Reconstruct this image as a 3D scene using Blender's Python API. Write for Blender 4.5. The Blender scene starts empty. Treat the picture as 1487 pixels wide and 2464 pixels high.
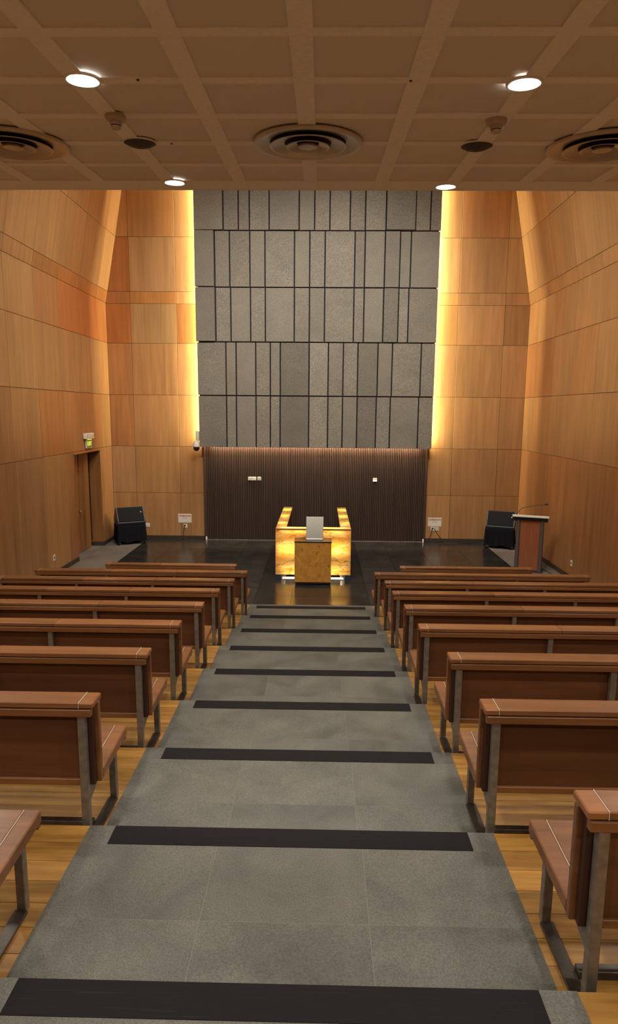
import bpy, bmesh, math, random
from mathutils import Vector, Matrix

random.seed(7)
SC = bpy.context.scene
COL = SC.collection

# ------------------------------------------------------------------ camera, world, exposure
F_PX, PITCH, YAW, ROLL = 1529.1, .1581, -.0172, -.0082
CAM = Vector((.1267, 0.0, 3.268))
fw = Vector((math.sin(YAW) * math.cos(PITCH), math.cos(YAW) * math.cos(PITCH), -math.sin(PITCH)))
r0 = Vector((math.cos(YAW), -math.sin(YAW), 0))
d0 = fw.cross(r0)
rt = r0 * math.cos(ROLL) + d0 * math.sin(ROLL)
dn = -r0 * math.sin(ROLL) + d0 * math.cos(ROLL)
cam_d = bpy.data.cameras.new('camera')
cam_d.sensor_fit = 'HORIZONTAL'
cam_d.sensor_width = 36.0
cam_d.lens = 36.0 * F_PX / 1487.0
cam_d.clip_start = .02
cam = bpy.data.objects.new('camera', cam_d)
COL.objects.link(cam)
up, bk = -dn, -fw
cam.matrix_world = Matrix(((rt.x, up.x, bk.x, CAM.x), (rt.y, up.y, bk.y, CAM.y), (rt.z, up.z, bk.z, CAM.z), (0, 0, 0, 1)))
SC.camera = cam

world = bpy.data.worlds.new('world')
SC.world = world
world.use_nodes = True
world.node_tree.nodes['Background'].inputs[0].default_value = (0, 0, 0, 1)
SC.view_settings.view_transform = 'Standard'
SC.view_settings.look = 'None'
SC.view_settings.gamma = 1.0
SC.view_settings.use_curve_mapping = False
SC.view_settings.exposure = 0.65

# light levels (the lamps themselves are made with their fixtures further down)
E_DOWN = 68.0        # ceiling downlights over the pews, watts
E_STAGE = 800.0      # downlights in the high ceiling over the platform
E_COVE = 185.0       # LED strips behind the stone cladding, per side
E_SLAT = 95.0         # LED strip over the slatted wall
E_ONYX = 45.0        # tubes inside the onyx counter
C_DOWN = (1.0, .93, .83)
C_STAGE = (1.0, .94, .84)
C_COVE = (1.0, .86, .52)
C_ONYX = (1.0, .94, .82)

# ------------------------------------------------------------------ dimensions
D0, T, R = .8427, 1.0122, .1519
def Yn(k): return D0 + k * T            # far edge (nosing) of tread k
def Zt(k): return (10 - k) * R          # its height above the platform
XW, YB = 5.1, 15.87                     # side walls, back wall
YBACK = -4.0
ZK, ZTOP = 5.8, 9.0                     # knee of the side walls, high ceiling
TILT = math.atan(.48 / 2.54)
YC, ZC = 7.034, 5.526                   # far edge of the low ceiling
CSL = math.atan(.0927)                  # its slope

# ------------------------------------------------------------------ node helpers / materials
def new_mat(name):
    m = bpy.data.materials.new(name)
    m.use_nodes = True
    nt = m.node_tree
    b = nt.nodes['Principled BSDF']
    return m, nt, b

def N(nt, t, **kw):
    n = nt.nodes.new(t)
    for k, v in kw.items():
        setattr(n, k, v)
    return n

def ramp(nt, stops, fac):
    n = N(nt, 'ShaderNodeValToRGB')
    el = n.color_ramp.elements
    while len(el) < len(stops):
        el.new(.5)
    for e, (p, c) in zip(el, stops):
        e.position = p
        e.color = (*c, 1)
    nt.links.new(fac, n.inputs[0])
    return n.outputs[0]

def coords(nt, scale, rnd=True):
    tc = N(nt, 'ShaderNodeTexCoord')
    mp = N(nt, 'ShaderNodeMapping')
    mp.inputs['Scale'].default_value = scale
    nt.links.new(tc.outputs['Object'], mp.inputs['Vector'])
    if rnd:
        oi = N(nt, 'ShaderNodeObjectInfo')
        mu = N(nt, 'ShaderNodeMath', operation='MULTIPLY')
        mu.inputs[1].default_value = 37.0
        nt.links.new(oi.outputs['Random'], mu.inputs[0])
        cb = N(nt, 'ShaderNodeCombineXYZ')
        for i in range(3):
            nt.links.new(mu.outputs[0], cb.inputs[i])
        nt.links.new(cb.outputs[0], mp.inputs['Location'])
    return mp.outputs[0]

def noise(nt, vec, scale, detail=4, rough=.55, dist=0.0):
    n = N(nt, 'ShaderNodeTexNoise')
    n.inputs['Scale'].default_value = scale
    n.inputs['Detail'].default_value = detail
    n.inputs['Roughness'].default_value = rough
    n.inputs['Distortion'].default_value = dist
    nt.links.new(vec, n.inputs['Vector'])
    return n.outputs['Fac']

def mix(nt, mode, fac, a, b):
    n = N(nt, 'ShaderNodeMix', data_type='RGBA', blend_type=mode)
    for sock, v in ((n.inputs[0], fac), (n.inputs[6], a), (n.inputs[7], b)):
        if hasattr(v, 'is_output'):
            nt.links.new(v, sock)
        elif isinstance(v, (int, float)):
            sock.default_value = v
        else:
            sock.default_value = (*v, 1)
    return n.outputs[2]

def tinted(nt, colour, vary=.12):
    """object colour times a small per-object brightness change"""
    oi = N(nt, 'ShaderNodeObjectInfo')
    c = mix(nt, 'MULTIPLY', 1.0, colour, oi.outputs['Color'])
    mr = N(nt, 'ShaderNodeMapRange')
    mr.inputs['To Min'].default_value = 1 - vary
    mr.inputs['To Max'].default_value = 1 + vary
    nt.links.new(oi.outputs['Random'], mr.inputs['Value'])
    hs = N(nt, 'ShaderNodeHueSaturation')
    nt.links.new(mr.outputs[0], hs.inputs['Value'])
    nt.links.new(c, hs.inputs['Color'])
    return hs.outputs[0]

def bump(nt, b, h, strength, dist=.002):
    n = N(nt, 'ShaderNodeBump')
    n.inputs['Strength'].default_value = strength
    n.inputs['Distance'].default_value = dist
    nt.links.new(h, n.inputs['Height'])
    nt.links.new(n.outputs[0], b.inputs['Normal'])

def wood(name, dark, light, grain, rough=.45, vary=.1, patch=.35, gs=3.0, bstr=.15, coat=0.0):
    m, nt, b = new_mat(name)
    v = coords(nt, grain)
    f1 = noise(nt, v, gs, 6, .6, .4)
    c = ramp(nt, ((.28, dark), (.72, light)), f1)
    v2 = coords(nt, tuple(max(.15, g * .25) for g in grain))
    f2 = noise(nt, v2, gs * .8, 3, .5, .2)
    pc = ramp(nt, ((.3, (1 - patch,) * 3), (.7, (1.0, 1.0, 1.0))), f2)
    c = mix(nt, 'MULTIPLY', 1.0, c, pc)
    nt.links.new(tinted(nt, c, vary), b.inputs['Base Color'])
    b.inputs['Roughness'].default_value = rough
    b.inputs['Coat Weight'].default_value = coat
    b.inputs['Coat Roughness'].default_value = .25
    bump(nt, b, f1, bstr)
    return m

def stone(name, c1, c2, scale=2.5, speck=.35, speck_scale=160, rough=.6, vary=.08, bstr=.2, spec=.5):
    m, nt, b = new_mat(name)
    b.inputs['Specular IOR Level'].default_value = spec
    v = coords(nt, (1, 1, 1))
    f1 = noise(nt, v, scale, 6, .6, .5)
    c = ramp(nt, ((.3, c1), (.7, c2)), f1)
    f2 = noise(nt, v, speck_scale, 2, .7)
    s = ramp(nt, ((.35, (1 - speck,) * 3), (.65, (1 + speck * .6,) * 3)), f2)
    c = mix(nt, 'MULTIPLY', 1.0, c, s)
    nt.links.new(tinted(nt, c, vary), b.inputs['Base Color'])
    rr = ramp(nt, ((.3, (rough * .85,) * 3), (.7, (min(1, rough * 1.15),) * 3)), f1)
    nt.links.new(rr, b.inputs['Roughness'])
    bump(nt, b, f2, bstr)
    return m

def plain(name, col, rough=.5, metal=0.0, var=.12, scale=20, spec=None):
    m, nt, b = new_mat(name)
    v = coords(nt, (1, 1, 1))
    f = noise(nt, v, scale, 4)
    c = ramp(nt, ((.3, tuple(x * (1 - var) for x in col)), (.7, tuple(x * (1 + var) for x in col))), f)
    nt.links.new(c, b.inputs['Base Color'])
    b.inputs['Roughness'].default_value = rough
    b.inputs['Metallic'].default_value = metal
    if spec is not None:
        b.inputs['Specular IOR Level'].default_value = spec
    return m

def emit(name, col, strength):
    m, nt, b = new_mat(name)
    b.inputs['Base Color'].default_value = (*col, 1)
    b.inputs['Emission Color'].default_value = (*col, 1)
    b.inputs['Emission Strength'].default_value = strength
    return m

M = {}
M['veneer'] = wood('wall_veneer', (.345, .168, .058), (.475, .255, .100), (3.6, 3.6, .22), rough=.42, vary=.10, patch=.22)
M['door_wood'] = wood('door_veneer', (.24, .105, .03), (.36, .17, .055), (7.0, 7.0, .5), rough=.4, vary=.05, patch=.4)
M['pew'] = wood('pew_wood', (.165, .064, .021), (.28, .116, .039), (.5, 6.0, 6.0), rough=.36, vary=.10, patch=.25, coat=.12)
M['pew_shaded'] = wood('pew_shaded_edge', (.045, .016, .009), (.07, .026, .013), (6, 6, .6), rough=.5, vary=.05, patch=.2)  # pew wood again, with shade put into its colour
M['frame_dark'] = plain('floor_bar_steel', (.085, .07, .055), .32, .6, .35, 18)
M['pew_panel'] = wood('pew_panel_wood', (.108, .038, .015), (.165, .062, .024), (.4, 6.0, 7.0), rough=.4, vary=.08, patch=.25)
M['plank'] = wood('floor_plank', (.36, .17, .038), (.66, .36, .090), (.9, 9.0, 9.0), rough=.38, vary=.16, patch=.4, gs=3.2)
M['aisle'] = stone('aisle_stone', (.086, .084, .068), (.166, .162, .132), 2.6, .34, 150, .5, .07, .25)
M['stage'] = stone('stage_stone', (.014, .0137, .0125), (.038, .036, .031), 2.4, .22, 120, .21, .10, .05, spec=.5)
M['stage_side'] = stone('stage_side_stone', (.13, .12, .105), (.19, .175, .15), 2.4, .22, 140, .6, .05, .15)
M['granite'] = stone('granite_panel', (.235, .215, .175), (.31, .285, .235), 1.6, .42, 70, .8, .04, .5)
def strip_mat():
    m, nt, b = new_mat('antislip_strip')
    f = noise(nt, coords(nt, (1.2, 90.0, 1.0)), 3.0, 3, .6)
    c = ramp(nt, ((.62, (.0105, .0095, .0098)), (.72, (.03, .028, .027))), f)
    nt.links.new(c, b.inputs['Base Color'])
    b.inputs['Roughness'].default_value = .75
    b.inputs['Specular IOR Level'].default_value = .18
    return m
M['strip'] = strip_mat()
M['joint'] = plain('dark_joint', (.012, .009, .009), .8)
M['core'] = plain('wall_core', (.045, .022, .010), .8)
M['grout'] = plain('grout', (.20, .19, .16), .8)
M['riser'] = plain('riser_dark', (.055, .038, .022), .6)
M['base'] = plain('baseboard_dark', (.045, .032, .024), .5)
M['rib'] = plain('ceiling_rib', (.74, .705, .66), .8, 0, .05, 30)
M['slat'] = wood('slat_wood', (.052, .028, .017), (.080, .045, .028), (8, 8, .4), rough=.5, vary=.12, patch=.2)
M['slatback'] = plain('slat_backing', (.008, .006, .006), .8)
M['steel'] = plain('brushed_steel', (.30, .28, .25), .38, .9, .2, 30)
M['frame'] = plain('pew_frame_steel', (.235, .20, .155), .40, .45, .25, 25)
M['inlay'] = plain('pale_inlay', (.60, .52, .40), .5)
M['white'] = plain('white_plastic', (.74, .70, .60), .4, 0, .04)
M['offwhite'] = plain('offwhite_plastic', (.60, .55, .44), .45, 0, .04)
M['black'] = plain('black_plastic', (.012, .012, .014), .45)
M['grille'] = plain('speaker_grille', (.014, .014, .016), .9, 0, .2, 400, spec=.1)
M['cloth'] = plain('black_cloth', (.008, .008, .011), .95, spec=.1)
M['rubber'] = plain('rubber', (.015, .015, .015), .7)
M['red'] = plain('red_print', (.55, .10, .07), .6)
M['greytxt'] = plain('grey_print', (.34, .33, .30), .6)
M['darkmetal'] = plain('dark_metal', (.035, .03, .03), .5, .4)
M['conespk'] = plain('speaker_mesh', (.05, .04, .042), .7, 0, .3, 300)
M['diffuser'] = plain('diffuser_metal', (.46, .40, .33), .35, .6, .06)
M['sensor'] = plain('sensor_plastic', (.42, .32, .235), .5, 0, .04)
M['glasstop'] = plain('black_glass', (.012, .012, .012), .08)
M['panel_grey'] = plain('monitor_back', (.50, .49, .42), .45, 0, .04)
M['podium_wood'] = wood('podium_veneer', (.235, .068, .026), (.32, .10, .038), (7, 7, .5), rough=.4, vary=.02, patch=.2)
M['alu'] = plain('grey_aluminium', (.15, .135, .115), .45, .6, .08)
M['lamp'] = emit('downlight_lens', (1.0, .95, .88), 30.0)
M['led'] = emit('led_strip', C_COVE, 6.0)
M['tube'] = emit('counter_tube', (1.0, .9, .65), 1.2)
M['blue'] = plain('blue_foot', (.012, .018, .05), .6)
M['alu_dark'] = plain('dark_trim', (.045, .045, .048), .5)
M['jbox'] = plain('junction_cover', (.17, .17, .165), .6)
M['cable'] = plain('cable', (.02, .015, .012), .6)

def ceiling_panel_mat():
    m, nt, b = new_mat('perforated_acoustic_panel')
    v = coords(nt, (1, 1, 1), False)
    vo = N(nt, 'ShaderNodeTexVoronoi')
    vo.inputs['Scale'].default_value = 90
    vo.inputs['Randomness'].default_value = 0.0
    nt.links.new(v, vo.inputs['Vector'])
    holes = ramp(nt, ((.14, (.6, .6, .6)), (.28, (1, 1, 1))), vo.outputs['Distance'])
    f = noise(nt, v, 3, 3)
    c = ramp(nt, ((.3, (.60, .565, .505)), (.7, (.64, .60, .54))), f)
    c = mix(nt, 'MULTIPLY', 1.0, c, holes)
    nt.links.new(tinted(nt, c, .03), b.inputs['Base Color'])
    b.inputs['Roughness'].default_value = .85
    return m
M['acoustic'] = ceiling_panel_mat()

def burl_mat():
    m, nt, b = new_mat('burl_veneer')
    v = coords(nt, (1, 1, 1))
    f = noise(nt, v, 7, 6, .6, .8)
    c = ramp(nt, ((.3, (.32, .135, .020)), (.7, (.48, .225, .040))), f)
    f2 = noise(nt, v, 22, 3, .5, .5)
    s = ramp(nt, ((.30, (.35, .28, .2)), (.42, (1, 1, 1))), f2)
    c = mix(nt, 'MULTIPLY', .8, c, s)
    nt.links.new(c, b.inputs['Base Color'])
    b.inputs['Roughness'].default_value = .35
    return m
M['burl'] = burl_mat()

def onyx_mat():
    """honey onyx sheet: light from the tubes behind it shines through, tinted by bands and veins"""
    m = bpy.data.materials.new('honey_onyx')
    m.use_nodes = True
    nt = m.node_tree
    for n in list(nt.nodes):
        nt.nodes.remove(n)
    out = N(nt, 'ShaderNodeOutputMaterial')
    v = coords(nt, (1.0, 1.0, 2.4))
    f = noise(nt, v, 3.0, 7, .62, 1.6)
    c = ramp(nt, ((.26, (.72, .36, .06)), (.42, (.95, .64, .18)), (.56, (.98, .80, .38)), (.75, (1, .92, .68))), f)
    vo = N(nt, 'ShaderNodeTexVoronoi', feature='DISTANCE_TO_EDGE')
    vo.inputs['Scale'].default_value = 2.0
    w = N(nt, 'ShaderNodeVectorMath', operation='ADD')
    nz = N(nt, 'ShaderNodeTexNoise')
    nz.inputs['Scale'].default_value = 5.0
    nz.inputs['Detail'].default_value = 5
    nt.links.new(v, nz.inputs['Vector'])
    sc = N(nt, 'ShaderNodeVectorMath', operation='SCALE')
    sc.inputs['Scale'].default_value = .45
    nt.links.new(nz.outputs['Color'], sc.inputs[0])
    nt.links.new(v, w.inputs[0]); nt.links.new(sc.outputs[0], w.inputs[1])
    nt.links.new(w.outputs[0], vo.inputs['Vector'])
    vein = ramp(nt, ((.0, (.35, .2, .08)), (.03, (1, 1, 1))), vo.outputs['Distance'])
    c = mix(nt, 'MULTIPLY', .75, c, vein)
    gm = N(nt, 'ShaderNodeGamma')
    gm.inputs[1].default_value = 1.0
    nt.links.new(c, gm.inputs[0])
    tr = N(nt, 'ShaderNodeBsdfTranslucent')
    nt.links.new(gm.outputs[0], tr.inputs[0])
    df = N(nt, 'ShaderNodeBsdfDiffuse')
    nt.links.new(c, df.inputs[0])
    gl = N(nt, 'ShaderNodeBsdfGlossy')
    gl.inputs['Roughness'].default_value = .2
    m1 = N(nt, 'ShaderNodeMixShader'); m1.inputs[0].default_value = .3
    nt.links.new(tr.outputs[0], m1.inputs[1]); nt.links.new(df.outputs[0], m1.inputs[2])
    m2 = N(nt, 'ShaderNodeMixShader'); m2.inputs[0].default_value = .05
    nt.links.new(m1.outputs[0], m2.inputs[1]); nt.links.new(gl.outputs[0], m2.inputs[2])
    nt.links.new(m2.outputs[0], out.inputs[0])
    return m
M['onyx'] = onyx_mat()

def exit_mat():
    return emit('exit_green', (.10, .30, .05), .10)
M['exit_green'] = exit_mat()
M['exit_yellow'] = emit('exit_letters', (.90, .78, .12), .45)

# ------------------------------------------------------------------ geometry helpers
def link(name, data, mat=None, parent=None, loc=(0, 0, 0), rot=(0, 0, 0)):
    o = bpy.data.objects.new(name, data)
    COL.objects.link(o)
    if data is not None and mat is not None and hasattr(data, 'materials') and not data.materials:
        data.materials.append(mat)
    o.parent = parent
    o.location = loc
    o.rotation_euler = rot
    return o

def smooth(me, angle=35):
    for p in me.polygons:
        p.use_smooth = True
    me.set_sharp_from_angle(angle=math.radians(angle))

_cache = {}
def box_mesh(sx, sy, sz, ch=0.0, key='', seg=1):
    k = (round(sx, 4), round(sy, 4), round(sz, 4), round(ch, 4), key, seg)
    if k in _cache:
        return _cache[k]
    bm = bmesh.new()
    bmesh.ops.create_cube(bm, size=1.0)
    bmesh.ops.scale(bm, vec=(sx, sy, sz), verts=bm.verts)
    if ch > 0:
        bmesh.ops.bevel(bm, geom=list(bm.edges), offset=ch, segments=seg, affect='EDGES', profile=.6)
    me = bpy.data.meshes.new('box')
    bm.to_mesh(me)
    bm.free()
    if seg > 1:
        smooth(me)
    _cache[k] = me
    return me

def box(name, mat, parent, x0, x1, y0, y1, z0, z1, ch=0.0, rot=(0, 0, 0), seg=1):
    me = box_mesh(x1 - x0, y1 - y0, z1 - z0, ch, mat, seg)
    return link(name, me, M[mat], parent, ((x0 + x1) / 2, (y0 + y1) / 2, (z0 + z1) / 2), rot)

def multi_box(name, mat, parent, boxes, loc=(0, 0, 0)):
    bm = bmesh.new()
    for (x0, x1, y0, y1, z0, z1) in boxes:
        g = bmesh.ops.create_cube(bm, size=1.0)
        bmesh.ops.scale(bm, vec=(x1 - x0, y1 - y0, z1 - z0), verts=g['verts'])
        bmesh.ops.translate(bm, vec=((x0 + x1) / 2, (y0 + y1) / 2, (z0 + z1) / 2), verts=g['verts'])
    me = bpy.data.meshes.new(name)
    bm.to_mesh(me)
    bm.free()
    return link(name, me, M[mat], parent, loc)

def lathe(name, mat, parent, prof, seg=32, loc=(0, 0, 0), rot=(0, 0, 0), key=None):
    if key and key in _cache:
        return link(name, _cache[key], M[mat], parent, loc, rot)
    vs, fs = [], []
    for (r, z) in prof:
        for i in range(seg):
            a = 2 * math.pi * i / seg
            vs.append((r * math.cos(a), r * math.sin(a), z))
    for j in range(len(prof) - 1):
        for i in range(seg):
            a, b = j * seg + i, j * seg + (i + 1) % seg
            fs.append((a, b, b + seg, a + seg))
    me = bpy.data.meshes.new(name)
    me.from_pydata(vs, [], fs)
    bm = bmesh.new(); bm.from_mesh(me)
    bmesh.ops.remove_doubles(bm, verts=bm.verts, dist=1e-5)
    bmesh.ops.recalc_face_normals(bm, faces=bm.faces)
    bm.to_mesh(me); bm.free()
    smooth(me)
    if key:
        _cache[key] = me
    return link(name, me, M[mat], parent, loc, rot)

def prism(name, mat, parent, poly, axis, a0, a1, loc=(0, 0, 0), rot=(0, 0, 0), ch=0.0):
    """polygon in the plane across `axis`, extruded from a0 to a1"""
    def P(p, a):
        return {'x': (a, p[0], p[1]), 'y': (p[0], a, p[1]), 'z': (p[0], p[1], a)}[axis]
    n = len(poly)
    vs = [P(p, a0) for p in poly] + [P(p, a1) for p in poly]
    fs = [tuple(range(n)), tuple(range(2 * n - 1, n - 1, -1))] + [(i, (i + 1) % n, n + (i + 1) % n, n + i) for i in range(n)]
    me = bpy.data.meshes.new(name)
    me.from_pydata(vs, [], fs)
    bm = bmesh.new(); bm.from_mesh(me)
    bmesh.ops.recalc_face_normals(bm, faces=bm.faces)
    if ch > 0:
        bmesh.ops.bevel(bm, geom=list(bm.edges), offset=ch, segments=2, affect='EDGES', profile=.6)
    bm.to_mesh(me); bm.free()
    return link(name, me, M[mat], parent, loc, rot)

def tube(name, mat, parent, pts, r, loc=(0, 0, 0), rot=(0, 0, 0), res=2):
    cu = bpy.data.curves.new(name, 'CURVE')
    cu.dimensions = '3D'
    sp = cu.splines.new('POLY')
    sp.points.add(len(pts) - 1)
    for p, q in zip(sp.points, pts):
        p.co = (*q, 1)
    cu.bevel_depth = r
    cu.bevel_resolution = res
    cu.use_fill_caps = True
    tmp = bpy.data.objects.new('tmp', cu)
    COL.objects.link(tmp)
    me = bpy.data.meshes.new_from_object(tmp.evaluated_get(bpy.context.evaluated_depsgraph_get()))
    bpy.data.objects.remove(tmp)
    bpy.data.curves.remove(cu)
    me.materials.clear()
    for p in me.polygons:
        p.use_smooth = True
    return link(name, me, M[mat], parent, loc, rot)

def arc_pts(pts, n=8):
    """Catmull-Rom through the points"""
    out = []
    P = [Vector(p) for p in pts]
    P = [P[0]] + P + [P[-1]]
    for i in range(1, len(P) - 2):
        for k in range(n):
            t = k / n
            a, b, c, d = P[i - 1], P[i], P[i + 1], P[i + 2]
            out.append(.5 * ((2 * b) + (c - a) * t + (2 * a - 5 * b + 4 * c - d) * t * t + (3 * b - a - 3 * c + d) * t ** 3))
    out.append(P[-2])
    return out

def thing(name, label, cat, loc=(0, 0, 0), rot=(0, 0, 0), group=None):
    o = link(name, None, None, None, loc, rot)
    o.empty_display_size = .1
    o['label'] = label
    o['category'] = cat
    if group:
        o['group'] = group
    return o

def tag(o, label, cat, group=None):
    o['label'] = label
    o['category'] = cat
    if group:
        o['group'] = group
    return o

def struct(o, label=None):
    o['kind'] = 'structure'
    if label:
        o['label'] = label
    return o

def lamp(kind, name, parent, loc, rot, energy, col, **kw):
    d = bpy.data.lights.new(name, kind)
    d.energy = energy
    d.color = col
    for k, v in kw.items():
        setattr(d, k, v)
    o = bpy.data.objects.new(name, d)
    COL.objects.link(o)
    o.parent = parent
    o.location = loc
    o.rotation_euler = rot
    return o

# ================================================================== FLOOR: platform and steps
floor = struct(link('floor', None), 'dark stone platform and grey stepped aisle between timber pew terraces')
# platform
slab = box('platform_slab', 'joint', floor, -XW, XW, Yn(9), YB, -.3, -.012)
xs = [-4.25, -3.45, -2.55, -1.68, -1.0, -.36, .34, 1.0, 1.72, 2.55, 3.45, 4.25]
ys = [Yn(9), 10.93, 11.90, 12.87, 13.84, 14.81, YB]
g = .003
for i in range(len(xs) - 1):
    for j in range(len(ys) - 1):
        o = box('platform_tile', 'stage', slab, xs[i] + g, xs[i + 1] - g, ys[j] + g, ys[j + 1] - g, -.012, 0)
        o.location.z -= slab.location.z; o.location.x -= slab.location.x; o.location.y -= slab.location.y
        if abs((xs[i] + xs[i + 1]) / 2) < 1:
            o.color = (.62, .60, .58, 1)
for s in (-1, 1):
    for j in range(0, len(ys) - 1):
        a, b = sorted((s * 4.25, s * XW))
        o = box('platform_side_tile', 'stage_side', slab, a + g, b - g, ys[j] + g, ys[j + 1] - g, -.012, 0)
        o.location -= slab.location
o = box('recess_tile', 'stage_side', slab, -XW - .36, -XW - .001, 13.30, 15.06, -.012, 0)
o.location -= slab.location
# steps: tread k runs from nosing k-1 to nosing k
for k in range(0, 10):
    y0 = YBACK if k == 0 else Yn(k - 1)
    y1, z = Yn(k), Zt(k)
    core = box('step', 'riser', floor, -XW, XW, y0, y1, -.3, z - .02)
    L = core.location
    def sub(o):
        o.location -= L
        return o
    # stone aisle: a joint part-way and one along the nosing strip
    if k == 0:
        sub(box('stone_tile', 'aisle', core, -1, 1, y0, y1, z - .02, z))
    else:
        rows = [y0 + .004, y1 - .585, y1 - .135, y1]
        cx = [-1.0, -.345, .345, 1.0]
        for j in range(3):
            if j == 2:
                for (a, b) in ((-1.0, -.345), (-.345, .345), (.345, 1.0)):
                    sub(box('stone_tile', 'aisle', core, a + .0012, b - .0012, rows[j] + .0012, rows[j + 1], z - .02, z))
            else:
                for i in range(3):
                    sub(box('stone_tile', 'aisle', core, cx[i] + .0012, cx[i + 1] - .0012, rows[j] + .0012, rows[j + 1] - .0012, z - .02, z))
        # pale grout under the joints
        sub(box('grout_bed', 'grout', core, -1, 1, y0 + .004, y1 - .001, z - .021, z - .0004))
        # riser face of the aisle
        off = .075 if k == 9 else .0
        st = sub(box('anti_slip_strip', 'strip', core, -.872, .872, y1 - .135 - off, y1 - .002 - off, z - .001, z + .002))
    # timber terraces either side
    if k >= 1:
        n = 8
        w = T / n
        for s in (-1, 1):
            for j in range(n):
                ya, yb = y0 + j * w, y0 + (j + 1) * w
                cuts = [1.0, XW]
                if k <= 4:
                    cuts = [1.0, random.uniform(1.5, 3.6), XW]
                for a, b in zip(cuts[:-1], cuts[1:]):
                    xa, xb = (a, b) if s > 0 else (-b, -a)
                    o = sub(box('plank', 'plank', core, xa + .0015, xb - .0015, ya + .0015, yb - .0015, z - .02, z - .002))
                    t = random.uniform(.80, 1.12)
                    o.color = (t, t * random.uniform(.95, 1.02), t * random.uniform(.88, 1.02), 1)
    else:
        for s in (-1, 1):
            sub(box('plank', 'plank', core, min(s, s * XW), max(s, s * XW), y0, y1, z - .02, z - .002))

# ================================================================== WALLS
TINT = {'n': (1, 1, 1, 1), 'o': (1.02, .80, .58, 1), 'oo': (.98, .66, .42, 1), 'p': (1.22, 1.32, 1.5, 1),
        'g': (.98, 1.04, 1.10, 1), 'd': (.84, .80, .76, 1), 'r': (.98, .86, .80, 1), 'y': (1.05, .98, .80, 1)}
def panel(parent, x0, x1, y0, y1, z0, z1, tint='n'):
    gp = .0035
    dx, dy, dz = x1 - x0, y1 - y0, z1 - z0
    if dx < .05:
        y0 += gp; y1 -= gp
    else:
        x0 += gp; x1 -= gp
    z0 += gp; z1 -= gp
    o = box('wood_panel', 'veneer', parent, x0, x1, y0, y1, z0, z1, .002)
    o.location -= parent.location
    j = random.uniform(.95, 1.05)
    c = TINT[tint]
    o.color = (c[0] * j, c[1] * j * random.uniform(.97, 1.03), c[2] * j, 1)
    return o

ROWS = [.09, 1.19, 2.36, 3.62, 4.86, 5.80]
# ---- back wall, timber either side of the cladding
wb = struct(box('wall_back', 'core', None, -XW - .3, XW + .3, YB + .02, YB + .3, -.3, ZTOP), 'amber veneer back wall beside the stone cladding')
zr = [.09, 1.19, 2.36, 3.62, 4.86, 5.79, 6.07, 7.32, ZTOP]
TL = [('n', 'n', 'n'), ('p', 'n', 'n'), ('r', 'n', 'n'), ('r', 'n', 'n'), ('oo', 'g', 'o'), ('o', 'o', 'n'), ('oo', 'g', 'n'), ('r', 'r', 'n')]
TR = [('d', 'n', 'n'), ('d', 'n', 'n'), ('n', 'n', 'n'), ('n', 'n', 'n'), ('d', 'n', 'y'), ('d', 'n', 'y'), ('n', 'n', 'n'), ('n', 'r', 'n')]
for s, TT in ((-1, TL), (1, TR)):
    for j in range(len(zr) - 1):
        xin = 2.78 if zr[j + 1] <= 2.37 else 2.3
        for i, (a, b) in enumerate(((4.51, XW), (3.395, 4.51), (xin, 3.395))):
            xa, xb = (a, b) if s > 0 else (-b, -a)
            panel(wb, xa, xb, YB, YB + .02, zr[j], zr[j + 1], TT[j][i])
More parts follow.
